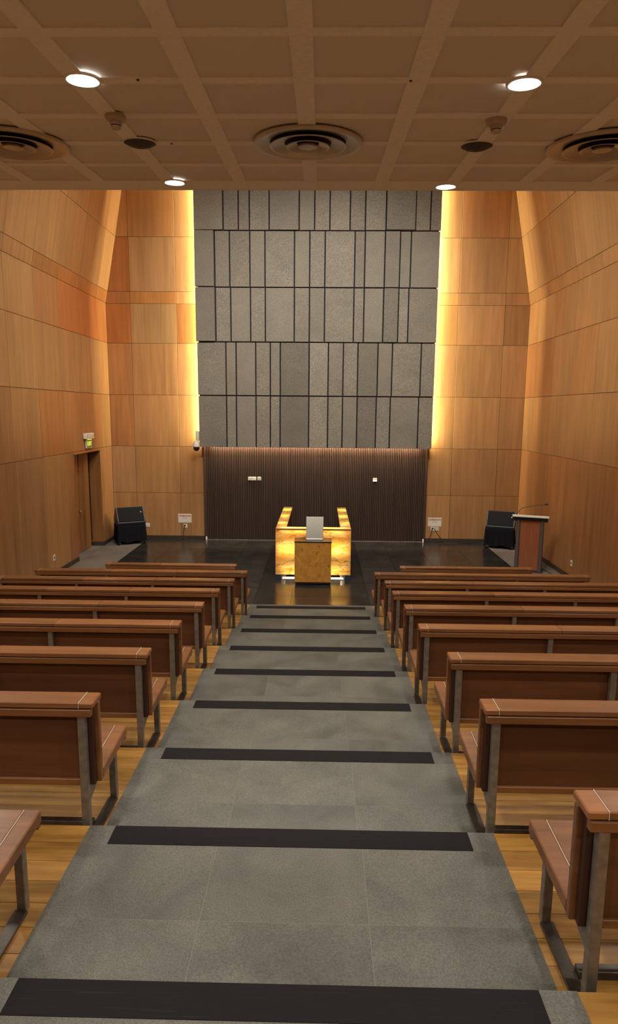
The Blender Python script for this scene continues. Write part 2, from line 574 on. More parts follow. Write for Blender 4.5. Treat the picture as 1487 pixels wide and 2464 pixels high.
# ---- side walls
def side_wall(s):
    nm = 'left' if s < 0 else 'right'
    lab = 'veneer panelled wall at the %s, leaning inward above a knee line' % nm
    xin, xout = s * XW, s * (XW + .35)
    def bx(a, b, y0, y1, z0, z1):
        return (min(a, b), max(a, b), y0, y1, z0, z1)
    c0 = s * (XW + .02)
    core = [bx(c0, xout, YBACK, 13.39, -.3, ZK + .3), bx(c0, xout, 15.02, YB + .3, -.3, ZK + .3),
            bx(c0, xout, 13.39, 15.02, 2.33, ZK + .3)] if s < 0 else [bx(c0, xout, YBACK, YB + .3, -.3, ZK + .3)]
    w = struct(multi_box('wall_' + nm, 'core', None, core), lab)
    # leaning upper part
    H = (ZTOP - ZK) / math.cos(TILT)
    def leaning(name, mat, y0, y1, h0, h1, t0, t1, ch=0.0, tint='n'):
        th = t1 - t0
        me = box_mesh(th, y1 - y0 - .007, h1 - h0 - .007, ch, mat)
        hc, tc = (h0 + h1) / 2, (t0 + t1) / 2
        x = s * (XW - hc * math.sin(TILT) + tc * math.cos(TILT))
        zz = ZK + hc * math.cos(TILT) + tc * math.sin(TILT)
        o = link(name, me, M[mat], w, (x, (y0 + y1) / 2, zz), (0, -s * TILT, 0))
        c = TINT[tint]; j = random.uniform(.95, 1.05)
        o.color = (c[0] * j, c[1] * j, c[2] * j, 1)
        return o
    leaning('leaning_core', 'core', YC - 1.0, YB + .2, .0, H, .02, .14)
    cols = [15.2, 14.08, 12.98, 11.88, 10.78, 9.68, 8.58, 7.48, 6.38]
    edges = [YB] + cols
    px = (xin, c0)
    for i in range(len(edges) - 1):
        yb, ya = edges[i], edges[i + 1]
        for j in range(5):
            z0, z1 = ROWS[j], ROWS[j + 1]
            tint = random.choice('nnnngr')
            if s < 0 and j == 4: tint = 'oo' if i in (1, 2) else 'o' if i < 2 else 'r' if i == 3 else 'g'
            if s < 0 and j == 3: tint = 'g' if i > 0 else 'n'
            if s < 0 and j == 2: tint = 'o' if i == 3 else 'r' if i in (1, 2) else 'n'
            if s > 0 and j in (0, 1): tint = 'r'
            if j in (0, 1):
                if j == 1:
                    continue
                z1 = ROWS[2]
                if s < 0:
                    if i == 0:
                        panel(w, min(px), max(px), 15.02, yb, z0, z1, 'n'); continue
                    if ya > 13.3:
                        continue
                    if ya < 13.39 < yb:
                        yb2 = 13.39
                        panel(w, min(px), max(px), ya, yb2, z0, z1, 'd'); continue
            panel(w, min(px), max(px), ya, yb, z0, z1, tint)
        hb = [0, .275, 1.55, H]
        for j in range(3):
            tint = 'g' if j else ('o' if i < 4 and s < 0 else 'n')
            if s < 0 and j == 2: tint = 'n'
            leaning('wood_panel', 'veneer', ya, yb, hb[j], hb[j + 1], 0, .02, .002, tint)
    panel(w, min(px), max(px), YBACK, edges[-1], ROWS[0], ROWS[5], 'n')
    if s < 0:
        # head panel over the door recess
        panel(w, min(px), max(px), 13.39, 15.02, 2.33, 2.36, 'o')
    return w
wl = side_wall(-1)
wr = side_wall(1)
# wall and ceilings that close the room
struct(box('wall_rear', 'veneer', None, -XW - .3, XW + .3, YBACK - .2, YBACK, -.3, 6.0), 'veneer wall closing the hall behind the viewer')
struct(box('wall_upper', 'veneer', None, -XW - .3, XW + .3, YC - .16, YC - .02, ZC + .02, ZTOP), 'wall above the edge of the low ceiling')
struct(box('trim_1', 'rib', None, -XW, XW, YC - .02, YC, ZC - .002, ZC + .3), 'brown edge of the low ceiling')
struct(box('ceiling_high', 'rib', None, -XW - .3, XW + .3, YC - .2, YB + .3, ZTOP, ZTOP + .2), 'high ceiling above the platform')

# ---- baseboards
struct(box('baseboard_back', 'base', None, -XW, -2.79, YB - .018, YB + .001, 0, .095, .003), 'dark baseboard on the back wall left of the slats')
struct(box('baseboard_back', 'base', None, 2.79, XW, YB - .018, YB + .001, 0, .095, .003), 'dark baseboard on the back wall right of the slats')
struct(box('baseboard_left', 'base', None, -XW - .001, -XW + .018, 15.02, YB - .018, 0, .095, .003), 'short dark baseboard beside the door recess')
struct(box('baseboard_left', 'base', None, -XW - .001, -XW + .018, Yn(9), 13.39, 0, .095, .003), 'dark baseboard on the left wall before the door')
struct(box('baseboard_right', 'base', None, XW - .018, XW + .001, Yn(9), YB - .018, 0, .095, .003), 'dark baseboard along the right wall')

# ---- double door in its recess
door = struct(link('door_1', None, None, None, (-XW, 14.2, 0)), 'brown double door set in a recess below the exit sign')
def dpart(name, mat, x0, x1, y0, y1, z0, z1, par=None, ch=.003, tint=None):
    o = box(name, mat, par or door, x0, x1, y0, y1, z0, z1, ch)
    o.location -= door.location if par is None else door.location + par.location
    if tint:
        o.color = tint
    return o
dpart('jamb', 'veneer', -XW - .27, -XW, 15.0, 15.03, .095, 2.33, tint=(.66, .56, .44, 1))
dpart('jamb_base', 'base', -XW - .27, -XW + .018, 14.985, 15.03, 0, .095)
dpart('jamb', 'veneer', -XW - .27, -XW + .006, 13.36, 13.40, 0, 2.33, tint=(.95, .62, .42, 1))
dpart('head', 'veneer', -XW - .27, -XW + .006, 13.36, 15.03, 2.30, 2.335, tint=(1.0, .75, .52, 1))
dpart('backing', 'joint', -XW - .34, -XW - .30, 13.36, 15.03, 0, 2.36)
for (a, b) in ((13.41, 14.235), (14.29, 14.87)):
    lf = dpart('door_leaf', 'door_wood', -XW - .29, -XW - .25, a, b, .012, 2.30)
    if a < 14:
        kn = lathe('knob', 'steel', lf, [(0, .05), (.018, .05), (.028, .035), (.02, .012), (.012, 0), (.022, 0)], 16, rot=(0, math.pi / 2, 0))
        kn.location = (.02, .38, .95 - 1.156)
for (y, z) in ((14.32, .06), (14.9, .1)):
    dpart('kick_patch', 'steel', -XW - .252, -XW - .247, y, y + .05, z, z + .05)

# ---- stone cladding over the platform
YS = 15.52
clad = struct(box('wall_cladding', 'joint', None, -2.81, 2.81, YS + .05, 15.72, 2.375, ZTOP), 'grey granular stone cladding hung above the slatted wall')
RX = [
 [-2.86, -2.182, -1.829, -1.573, -1.114, -.421, -.065, .287, .753, 1.104, 1.578, 2.257, 2.599, 2.843],
 [-2.852, -2.39, -2.041, -1.567, -1.214, -.527, -.171, .185, .875, 1.11, 1.572, 1.922, 2.174, 2.831],
 [-2.848, -2.384, -2.025, -1.558, -1.209, -.525, -.169, .188, .874, 1.112, 1.567, 1.918, 2.156, 2.83],
 [-2.836, -2.154, -1.911, -1.442, -1.093, -.855, -.168, .29, .646, .993, 1.467, 1.809, 2.492, 2.82],
 [-2.826, -2.152, -1.914, -1.44, -1.095, -.858, -.166, .293, .645, .996, 1.454, 1.792, 2.471, 2.815]]
RZ = [(7.376, 8.62), (6.115, 7.376), (4.868, 6.115), (3.612, 4.868), (2.362, 3.612)]
PROUD = {(0, 10): .07, (1, 0): .07, (2, 0): .07, (0, 4): .03, (2, 10): .045, (1, 10): .03, (0, 0): .03, (3, 5): .0, (0, 9): .02, (1, 9): .02}
DARK = {(0, 10): .80, (0, 4): .86, (1, 0): .88, (2, 0): .82, (2, 10): .80, (1, 10): .90, (3, 5): .74, (4, 5): .72, (3, 9): .76, (4, 9): .72,
        (3, 0): .92, (4, 0): .88, (3, 6): 1.08, (4, 6): 1.08, (0, 9): 1.06, (0, 7): 1.05, (1, 5): 1.02, (2, 11): 1.07, (3, 11): .98, (0, 11): .92, (0, 12): .88}
for r_, (xsr, (z0, z1)) in enumerate(zip(RX, RZ)):
    for c_ in range(13):
        gl = .0 if c_ == 0 else .015
        gr = .0 if c_ == 12 else .015
        p = PROUD.get((r_, c_), random.uniform(0, .008))
        o = box('stone_panel', 'granite', clad, xsr[c_] + gl, xsr[c_ + 1] - gr, YS - p, YS + .052, z0 + .013, z1 - .013, .004)
        o.location -= clad.location
        d = DARK.get((r_, c_), random.uniform(.94, 1.02))
        o.color = (d, d * random.uniform(.985, 1.01), d * random.uniform(.97, 1.01), 1)
for c_ in range(8):
    o = box('stone_panel', 'granite', clad, -2.86 + c_ * .715, -2.86 + (c_ + 1) * .715 - .02, YS, YS + .052, 8.63, ZTOP - .01, .004)
    o.location -= clad.location
# hangers that carry the cladding
for x in (-2.2, -.8, .8, 2.2):
    for z in (2.9, 5.2, 7.6):
        o = box('hanger', 'darkmetal', clad, x - .05, x + .05, 15.72, YB + .02, z, z + .08)
        o.location -= clad.location

# ---- slatted wall below it
sw = struct(box('wall_slats', 'slatback', None, -2.78, 2.78, YB + .0, YB + .02, 0, 2.6), 'dark brown slatted timber wall below the stone cladding')
ns = 124
pitch = 5.52 / ns
for i in range(ns):
    xc = -2.76 + (i + .5) * pitch
    o = box('slat', 'slat', sw, xc - pitch * .31, xc + pitch * .31, YB - .028, YB + .0, .012, 2.58)
    o.location -= sw.location
for x in (-.835, .0, .84):
    o = box('door_gap', 'slatback', sw, x - .006, x + .006, YB - .029, YB - .02, .012, 2.58)
    o.location -= sw.location
for s in (-1, 1):
    o = box('end_post', 'slat', sw, s * 2.775 - .016, s * 2.775 + .016, YB - .05, YB, 0, 2.58, .003)
    o.location -= sw.location
    t = lathe('door_stop', 'white', None, [(0, .09), (.016, .088), (.02, .07), (.02, .0), (0, 0)], 14, (s * 2.745, YB - .075, 0))
    tag(t, 'tiny white door stop on the floor at the %s end of the slats' % ('left' if s < 0 else 'right'), 'door stop')
# skirting line at the slats' foot
struct(box('trim_2', 'stage_side', None, -2.745 + .03, 2.745 - .03, YB - .055, YB - .03, 0, .012), 'pale threshold strip along the foot of the slats')

# ---- LED strips hidden behind the cladding
for s in (-1, 1):
    o = tag(box('led_strip', 'led', None, s * 2.70 - .006, s * 2.70 + .006, 15.745, 15.775, 2.45, ZTOP - .05),
            'tall warm LED strip hidden behind the %s edge of the cladding' % ('left' if s < 0 else 'right'), 'light strip')
    lamp('AREA', 'cove_lamp', o, (s * .02, .0, 0), (0, -s * math.pi / 2, s * math.radians(52)), E_COVE, C_COVE, shape='RECTANGLE', size=6.4, size_y=.05)
o = tag(box('led_strip', 'led', None, -2.6, 2.6, 15.76, 15.775, 2.50, 2.51), 'horizontal LED strip hidden above the slatted wall', 'light strip')
lamp('AREA', 'slat_lamp', o, (0, .0, -.02), (math.radians(14), 0, 0), E_SLAT, (1, .74, .50), shape='RECTANGLE', size=5.2, size_y=.03)

# ================================================================== LOW CEILING
ceil = struct(link('ceiling', None, None, None, (0, YC, ZC), (CSL, 0, 0)), 'low brown coffered acoustic ceiling sloping up to the platform')
LEN = (YC - YBACK) / math.cos(CSL) + .2
box('ceiling_board', 'acoustic', ceil, -XW - .2, XW + .2, -LEN, -.02, .02, .16)
rows = [-.30 - .617 * j for j in range(int(LEN / .617) + 1)]
colsx = [.70 * i for i in range(-7, 8)]
for x in colsx:
    box('rib', 'rib', ceil, x - .065, x + .065, -LEN, -.02, 0, .02, .003)
for y in rows:
    box('cross_rib', 'rib', ceil, -XW, XW, y - .046, y + .046, .0012, .02, .003)
box('edge_rib', 'rib', ceil, -XW, XW, -.36, 0, .0006, .02, .003)
for j in range(7):
    y1, y0 = rows[j] - .046, rows[j + 1] + .046
    for i in range(len(colsx) - 1):
        x0, x1 = colsx[i] + .065, colsx[i + 1] - .065
        o = box('acoustic_panel', 'acoustic', ceil, x0 - .002, x1 + .002, y0 - .002, y1 + .002, .012, .021)

def on_ceiling(y):
    """height of the ceiling's underside at depth y"""
    return ZC + (y - YC) * math.tan(CSL)
def ceil_thing(name, label, cat, x, y, group=None):
    return thing(name, label, cat, (x, y, on_ceiling(y)), (CSL, 0, 0), group)

def downlight(x, y, label, group, energy=E_DOWN):
    t = ceil_thing('downlight', label, 'downlight', x, y, group)
    lathe('trim_ring', 'rib', t, [(.088, .012), (.088, -.004), (.098, -.010), (.112, -.007), (.114, .004)], 36, key='dl_ring')
    lathe('lens', 'lamp', t, [(0, -.004), (.06, -.004), (.088, -.001), (.088, .008)], 36, key='dl_lens')
    lamp('SPOT', 'downlight_lamp', t, (0, 0, -.03), (-CSL, 0, 0), energy, C_DOWN, spot_size=math.radians(150), spot_blend=.5, shadow_soft_size=.09)
    return t
downlight(-1.36, 4.25, 'large lit round downlight at the upper left of the ceiling', None)
downlight(1.36, 4.31, 'large lit round downlight at the upper right of the ceiling', None)
downlight(-1.35, 6.72, 'lit downlight at the ceiling edge, left of the stone cladding', None)
downlight(1.36, 6.86, 'lit downlight at the ceiling edge, right of the stone cladding', None)
for y, w in ((6.8, 'level with the ceiling edge lights'), (4.28, 'level with the near ceiling lights'), (1.75, 'just behind the nearest pews'), (-.8, 'at the rear of the hall')):
    for x in (-4.08, 4.08):
        downlight(x, y, 'downlight outside the picture over the %s pews, %s' % ('left' if x < 0 else 'right', w), None)
for y, w in ((1.75, 'near'), (-.8, 'rear')):
    for x in (-1.36, 1.36):
        downlight(x, y, 'downlight outside the picture, overhead %s the viewer, %s pair' % ('left of' if x < 0 else 'right of', w), None)

def smoke(x, y, label):
    t = ceil_thing('smoke_detector', label, 'smoke detector', x, y)
    lathe('base', 'sensor', t, [(.072, .004), (.074, -.022), (.066, -.034), (.045, -.038), (0, -.038)], 28, key='sm_base')
    lathe('sensor_head', 'sensor', t, [(.042, -.036), (.044, -.058), (.034, -.062), (.034, -.068), (.036, -.07), (.036, -.08), (.026, -.088), (0, -.088)], 28, key='sm_head')
    lathe('vent_slot', 'darkmetal', t, [(.0345, -.0625), (.0350, -.065), (.0345, -.0675)], 28, key='sm_slot')
smoke(-1.355, 4.87, 'small brown smoke detector on the ceiling beyond the upper left downlight')
smoke(1.36, 4.95, 'small brown smoke detector on the ceiling beyond the upper right downlight')

def cspk(x, y, label):
    t = ceil_thing('ceiling_speaker', label, 'ceiling speaker', x, y)
    lathe('bezel', 'rib', t, [(.122, .003), (.128, -.006), (.136, -.006), (.138, .003)], 36, key='cs_bez')
    lathe('grille', 'conespk', t, [(.124, -.004), (.09, -.022), (.05, -.034), (.015, -.040), (0, -.041)], 36, key='cs_grille')
cspk(-1.35, 5.48, 'dark round ceiling speaker left of the central air diffuser')
cspk(1.36, 5.55, 'dark round ceiling speaker right of the central air diffuser')

def diffuser(x, y, label):
    t = ceil_thing('air_diffuser', label, 'air diffuser', x, y)
    R0 = .437
    t.scale = (.985, .985, .6)
    lathe('outer_cone', 'diffuser', t, [(R0 + .004, .0), (R0 + .004, -.020), (R0, -.030), (R0 - .02, -.036), (R0 - .04, -.032), (R0 - .10, -.012), (R0 - .13, -.004)], 56, key='df_a')
    lathe('duct', 'joint', t, [(R0 - .10, -.010), (R0 - .13, -.003), (0, -.003)], 40, key='df_d')
    lathe('middle_cone', 'diffuser', t, [(.300, -.040), (.310, -.050), (.300, -.054), (.265, -.042), (.215, -.018), (.19, -.006)], 48, key='df_b')
    lathe('inner_cone', 'diffuser', t, [(.172, -.046), (.178, -.056), (.168, -.060), (.145, -.050), (.10, -.020), (.09, -.008)], 40, key='df_c')
    lathe('centre_cap', 'diffuser', t, [(.072, -.030), (.078, -.056), (.07, -.062), (0, -.064)], 32, key='df_e')
    for a in range(3):
        an = a * 2 * math.pi / 3 + .4
        o = box('spider_arm', 'darkmetal', t, -.15, .15, -.006, .006, -.012, -.004)
        o.location = (.16 * math.cos(an), .16 * math.sin(an), -.008)
        o.rotation_euler = (0, 0, an)
diffuser(0, 5.475, 'round concentric air diffuser at the middle of the ceiling')
diffuser(-2.39, 5.50, 'round air diffuser cut off at the left edge of the ceiling')
diffuser(2.37, 5.55, 'round air diffuser cut off at the right edge of the ceiling')

# small screw dots on the ceiling ribs
for i, (x, y, w) in enumerate(((-1.02, 4.255, 'beside the upper left downlight'), (.655, 4.27, 'right of the central rib'), (-1.10, 5.50, 'beside the left ceiling speaker'))):
    o = lathe('ceiling_screw', 'darkmetal', None, [(0, -.006), (.008, -.005), (.010, .002)], 12, (x, y, on_ceiling(y)), key='scr')
    tag(o, 'tiny dark screw in the ceiling rib ' + w, 'screw')

# ---- lamps in the high ceiling above the platform (out of sight behind the low ceiling)
for i, (x, y, tl, e, w) in enumerate(((-1.7, 7.7, 51, 1, 'left front'), (0, 7.7, 51, 1, 'middle front'), (1.7, 7.7, 51, 1, 'right front'),
                                   (-1.5, 10.4, 0, .27, 'left rear'), (0, 10.4, 0, .27, 'middle rear'), (1.5, 10.4, 0, .27, 'right rear'))):
    t = thing('platform_downlight', 'platform spotlight in the high ceiling, out of view, ' + w, 'spotlight', (x, y, ZTOP))
    lathe('trim_ring', 'rib', t, [(.11, .01), (.11, -.004), (.13, -.012), (.15, .002)], 32, key='pl_ring')
    lathe('lens', 'lamp', t, [(0, -.004), (.11, -.002), (.11, .008)], 32, key='pl_lens')
    lamp('SPOT', 'platform_lamp', t, (0, 0, -.03), (math.radians(tl), 0, 0), E_STAGE * e, C_STAGE, spot_size=math.radians(84 if i < 3 else 165), spot_blend=.6, shadow_soft_size=.2)

# ================================================================== PEWS
def make_pew(length, nlegs):
    t = link('pew', None)
    h = length / 2
    e = .07                                        # end piece
    leg = [(-h + .065 + i * (length - .13) / (nlegs - 1)) for i in range(nlegs)]
    # cap of the backrest, in lengths with pale inlay lines between
    cuts = [-h + e] + [-h + e + (length - 2 * e) * f for f in ((.36, .68) if nlegs == 4 else (.42,))] + [h - e]
    for a, b in zip(cuts[:-1], cuts[1:]):
        o = box('back_cap', 'pew', t, a + .001, b - .001, .028, .155, .757, .787, .004)
        q = random.uniform(.92, 1.14); o.color = (q, q, q, 1)
    for s in (-1, 1):
        a, b = sorted((s * (h - e), s * h))
        o = box('back_cap_end', 'pew', t, a + .002, b, .028, .155, .757, .787, .005)
        o.color = (1.22, 1.15, 1.05, 1)
        o = box('inlay', 'inlay', t, s * (h - e) - .0014, s * (h - e) + .0014, .029, .154, .758, .7876)
        a, b = sorted((s * (h - .04), s * h))
        box('back_stile', 'pew', t, a, b, .106, .135, .325, .757, .004)
        a, b = sorted((s * (h - .055), s * (h - .022)))
        box('stile_core', 'pew_shaded', t, a, b, .078, .105, .325, .756, .002)  # recessed panel end, painted dark for the shade behind the stile
    box('top_rail', 'pew', t, -h + .012, h - .012, .028, .060, .712, .752, .004)
    box('cap_bearer', 'joint', t, -h + .03, h - .03, .04, .12, .748, .758)
    # back panel in bays
    box('back_panel', 'pew_panel', t, -h + .056, h - .056, .092, .112, .352, .757, .002)
    box('bottom_rail', 'pew', t, -h + .056, h - .056, .078, .105, .318, .352, .003)
    box('backrest', 'pew', t, -h + .04, h - .04, .112, .135, .40, .757, .003)
    # seat, slightly raised at the front
    an = math.radians(3.2)
    yc, zc = .345, .366
    def seat_box(nm, mat, x0, x1, yl0, yl1, zl0, zl1, ch):
        o = box(nm, mat, t, x0, x1, yl0, yl1, zl0, zl1, ch)
        v = Matrix.Rotation(an, 3, 'X') @ Vector((0, (yl0 + yl1) / 2, (zl0 + zl1) / 2))
        o.location = ((x0 + x1) / 2, yc + v.y, zc + v.z)
        o.rotation_euler = (an, 0, 0)
        return o
    seat_box('seat', 'pew', -h + e + .001, h - e - .001, -.208, .2, -.028, .028, .005)
    for s in (-1, 1):
        a, b = sorted((s * (h - e), s * h))
        seat_box('seat_end', 'pew', a + .001, b - .001, -.208, .2, -.028, .028, .005).color = (1.12, 1.08, 1.0, 1)
        seat_box('inlay', 'inlay', s * (h - e) - .0014, s * (h - e) + .0014, -.2, .195, -.02, .0287, 0)
    seat_box('front_lip', 'pew', -h + .006, h - .006, .172, .196, -.05, -.027, .003)
    for x in leg:
        w = .019
        box('leg', 'frame', t, x - w, x + w, .036, .074, 0, .713, .003)
        box('leg', 'frame', t, x - w, x + w, .452, .488, 0, .352, .003)
        box('floor_runner', 'frame_dark', t, x - w - .008, x + w + .008, .0745, .4515, 0, .014, .002)
        prism('seat_bracket', 'frame', t, [(.074, .24), (.20, .292), (.452, .312), (.452, .342), (.13, .322), (.074, .322)], 'x', x - .016, x + .016)
    for a, b in zip(leg[:-1], leg[1:]):
        box('cross_bar', 'frame_dark', t, a + w + .009, b - w - .009, .195, .235, 0, .035, .003)
    return t

def copy_thing(src):
    r = src.copy()
    COL.objects.link(r)
    for ch in list(src.children):
        c = ch.copy()
        COL.objects.link(c)
        c.parent = r
        q = random.uniform(.90, 1.10)
        c.color = (ch.color[0] * q, ch.color[1] * q, ch.color[2] * q, 1)
    return r

ENDS = {-1: [0, .93, .978, 1.009, 1.004, 1.006, .986, .973, 1.02], 1: [0, .935, .978, .961, .962, .941, .978, .935, 1.0]}   # aisle ends, row by row
ORD = ['front', 'second', 'third', 'fourth', 'fifth', 'sixth', 'seventh', 'eighth', 'ninth']
proto = make_pew(3.115, 4)
short = make_pew(2.13, 3)
used = {'p': False, 's': False}
for i in range(9):
    k = 10 - i                      # tread the pew stands on
    for s in (-1, 1):
        if i == 0:
            o = short if not used['s'] else copy_thing(short); used['s'] = True
            x = -2.285 if s < 0 else 2.50
            lab = 'short wooden pew on the platform floor, foremost row %s of the aisle' % ('left' if s < 0 else 'right')
        else:
            o = proto if not used['p'] else copy_thing(proto); used['p'] = True
            x = s * (ENDS[s][i] + 1.5575)
            lab = 'long brown wooden pew with steel legs %s of the aisle, %s row from the platform' % ('left' if s < 0 else 'right', ORD[i])
            if i == 8:
                lab = 'nearest wooden pew %s of the aisle, %s row from the platform' % ('left' if s < 0 else 'right', ORD[i])
        o.location = (x, Yn(k - 1), max(0, Zt(k)) - (.002 if i else 0))
        tag(o, lab, 'pew', 'wooden pews in rows either side of the aisle')

# ================================================================== ONYX COUNTER
ct = thing('onyx_counter', 'glowing U-shaped honey onyx counter on the dark platform', 'counter', (.0, 12.05, 0))
XA, XB, YL, HT = -.725, .735, 2.80, 1.018
TH = .02
z0 = .105
# front: two sheets with a seam near the top
box('front_sheet', 'onyx', ct, XA, XB, 0, TH, z0, .93, .004)
box('front_sheet', 'onyx', ct, XA, XB, 0, TH, .932, HT - .02, .004)
for s, xo in ((-1, XA), (1, XB)):
    a, b = sorted((xo, xo - s * TH))
    for j in range(3):
        y0, y1 = TH + .001 + j * .925, TH + .001 + (j + 1) * .925 - .003
        box('side_sheet', 'onyx', ct, a, b, y0, min(y1, YL), z0, HT - .02, .002)
    # tops of the wings: three sheets each
    a, b = sorted((xo, xo - s * .205))
    for j in range(3):
        y0, y1 = .205 + j * .865, .205 + (j + 1) * .865 - .004
        box('top_sheet', 'onyx', ct, a, b, y0, y1, HT - .02, HT, .003)
    # inner lining and end
    a, b = sorted((xo - s * .185, xo - s * .200))
    box('inner_panel', 'slat', ct, a, b, .20, YL, .06, HT - .022)
    a, b = sorted((xo - s * TH, xo - s * .185))
    box('end_panel', 'slat', ct, a, b, YL - .015, YL, .06, HT - .022)
    # blue-black feet
    a, b = sorted((xo - s * .012, xo - s * .11))
    for yy in (.01, 1.35, YL - .12):
        box('foot', 'blue', ct, a, b, yy, yy + .10, 0, z0, .004)
box('top_sheet', 'onyx', ct, XA, XB, 0, .203, HT - .02, HT, .003)
box('top_edge', 'podium_wood', ct, XA - .004, XB + .004, -.006, -.0005, HT - .028, HT + .001, .001)
box('inner_panel', 'slat', ct, XA + .2, XB - .2, .185, .20, .06, HT - .022)
box('floor_pan', 'white', ct, XA + .13, XB - .13, .03, .18, .004, .014)
# fluorescent tubes inside
def tubelamp(name, x0, x1, y0, y1, z, e, rot, sx, sy, sp=180):
    t = box('tube', 'tube', ct, x0, x1, y0, y1, z - .012, z + .012, .004)
    return lamp('AREA', name, ct, ((x0 + x1) / 2, (y0 + y1) / 2, z), rot, e, C_ONYX, shape='RECTANGLE', size=sx, size_y=sy, spread=math.radians(sp))
tubelamp('front_tube_lamp', XA + .1, XB - .1, .125, .15, .62, E_ONYX * 2.2, (-math.pi / 2, 0, 0), 1.2, .05, 105)
tubelamp('low_tube_lamp', XA + .1, XB - .1, .125, .15, .20, E_ONYX * .07, (-math.pi / 2, 0, 0), 1.2, .05, 150)
lamp('AREA', 'front_up_lamp', ct, (0, .10, .90), (math.pi, 0, 0), E_ONYX * .07, C_ONYX, shape='RECTANGLE', size=1.2, size_y=.05)
for s, xo in ((-1, XA), (1, XB)):
    xc = xo - s * .13
    tubelamp('wing_tube_lamp', xc - .012, xc + .012, .25, YL - .1, .62, E_ONYX * .6, (0, s * math.pi / 2, 0), .05, 2.4)
    for yy in (.62, 1.5, 2.36):
        box('spot_puck', 'tube', ct, xo - s * .105 - .03, xo - s * .105 + .03, yy - .03, yy + .03, .80, .815, .004)
        lamp('AREA', 'wing_top_lamp', ct, (xo - s * .105, yy, .82), (math.pi, 0, 0), E_ONYX * .05, C_ONYX, shape='DISK', size=.06, spread=math.radians(110))
lamp('AREA', 'under_lamp', ct, (0, .10, .16), (0, 0, 0), E_ONYX * .05, (1, .95, .8), shape='RECTANGLE', size=1.1, size_y=.03)

# ---- rolling cabinet with a screen, in front of the counter
cb = thing('rolling_cabinet', 'burl veneer cabinet on castors in front of the onyx counter', 'cabinet', (.005, 11.68, 0))
box('body', 'burl', cb, -.345, .345, 0, .30, .055, .825, .004)
box('glass_top', 'glasstop', cb, -.352, .352, -.008, .345, .827, .846, .003)
box('plinth', 'joint', cb, -.33, .33, .012, .29, .035, .056)
for x in (-.30, .30):
    for y in (.05, .25):
        c = lathe('castor', 'rubber', cb, [(0, -.012), (.026, -.012), (.03, -.006), (.03, .006), (.026, .012), (0, .012)], 18, (x, y, .03), (0, math.pi / 2, 0), key='castor')
        box('castor_fork', 'steel', c, -.001, .02, -.016, .016, -.014, .014)
scn = thing('tablet_screen', 'pale grey upright monitor seen from behind, standing on the rolling cabinet', 'monitor', (.005 + .03, 11.84, .846))
box('back_shell', 'panel_grey', scn, -.163, .163, -.012, .012, .03, .445, .008, seg=2)
box('lower_bar', 'white', scn, -.163, .163, -.016, .016, .008, .030, .003)
box('stand', 'jbox', scn, -.15, .15, -.05, .045, 0, .008, .002)
o = lathe('emblem', 'panel_grey', scn, [(0, .0155), (.012, .0155), (.013, .013)], 16, (0, 0, .37), (math.pi / 2, 0, 0))

# ================================================================== PODIUM
PR = math.radians(-19)
pd = thing('podium', 'reddish wood podium with grey side posts and pale top at the right', 'podium', (4.47, 12.98, 0), (0, 0, PR))
box('front_panel', 'podium_wood', pd, -.19, .19, -.045, -.015, .03, 1.11, .003)
for s in (-1, 1):
    poly = [(s * .19, -.05), (s * .215, -.075), (s * .25, -.07), (s * .27, -.04), (s * .27, .20), (s * .25, .22), (s * .19, .22)]
    prism('side_post', 'alu', pd, poly, 'z', .02, 1.13)
box('base_plate', 'darkmetal', pd, -.29, .29, -.10, .30, 0, .022, .004)
box('shelf', 'podium_wood', pd, -.188, .188, -.014, .21, .62, .64, .002)
prism('desk_body', 'darkmetal', pd, [(-.12, 1.165), (.28, 1.065), (.28, 1.04), (.06, 1.04), (-.10, 1.10)], 'x', -.335, .335)
prism('desk_top', 'podium_wood', pd, [(-.12, 1.188), (.29, 1.085), (.29, 1.066), (-.12, 1.166)], 'x', -.34, .34)
pe = box('top_edge', 'white', pd, -.36, .36, -.145, -.112, 1.150, 1.198, .012, seg=3)
for s in (-1, 1):
    box('edge_cap', 'alu', pd, s * .36 - .006, s * .36 + .006, -.148, -.109, 1.147, 1.201, .006)
mic = thing('gooseneck_microphone', 'black gooseneck microphone rising from the podium top', 'microphone', (4.47 + math.cos(PR) * -.24 + math.sin(PR) * .07, 12.98 + math.sin(PR) * -.24 - math.cos(PR) * .07, 1.17), (0, 0, PR))
lathe('mount', 'steel', mic, [(0, .05), (.012, .05), (.018, .04), (.022, .02), (.030, .010), (.032, .0), (.03, -.006)], 20)
pts = arc_pts([(0, 0, .045), (.012, 0, .10), (.06, .0, .155), (.15, -.0, .185), (.30, -.01, .222), (.50, -.02, .262)])
tube('gooseneck', 'black', mic, pts, .0055)
lathe('capsule', 'black', mic, [(0, -.035), (.012, -.03), (.016, -.005), (.018, .015), (.012, .032), (0, .036)], 16, (.52, -.02, .266), (0, math.radians(79), 0))

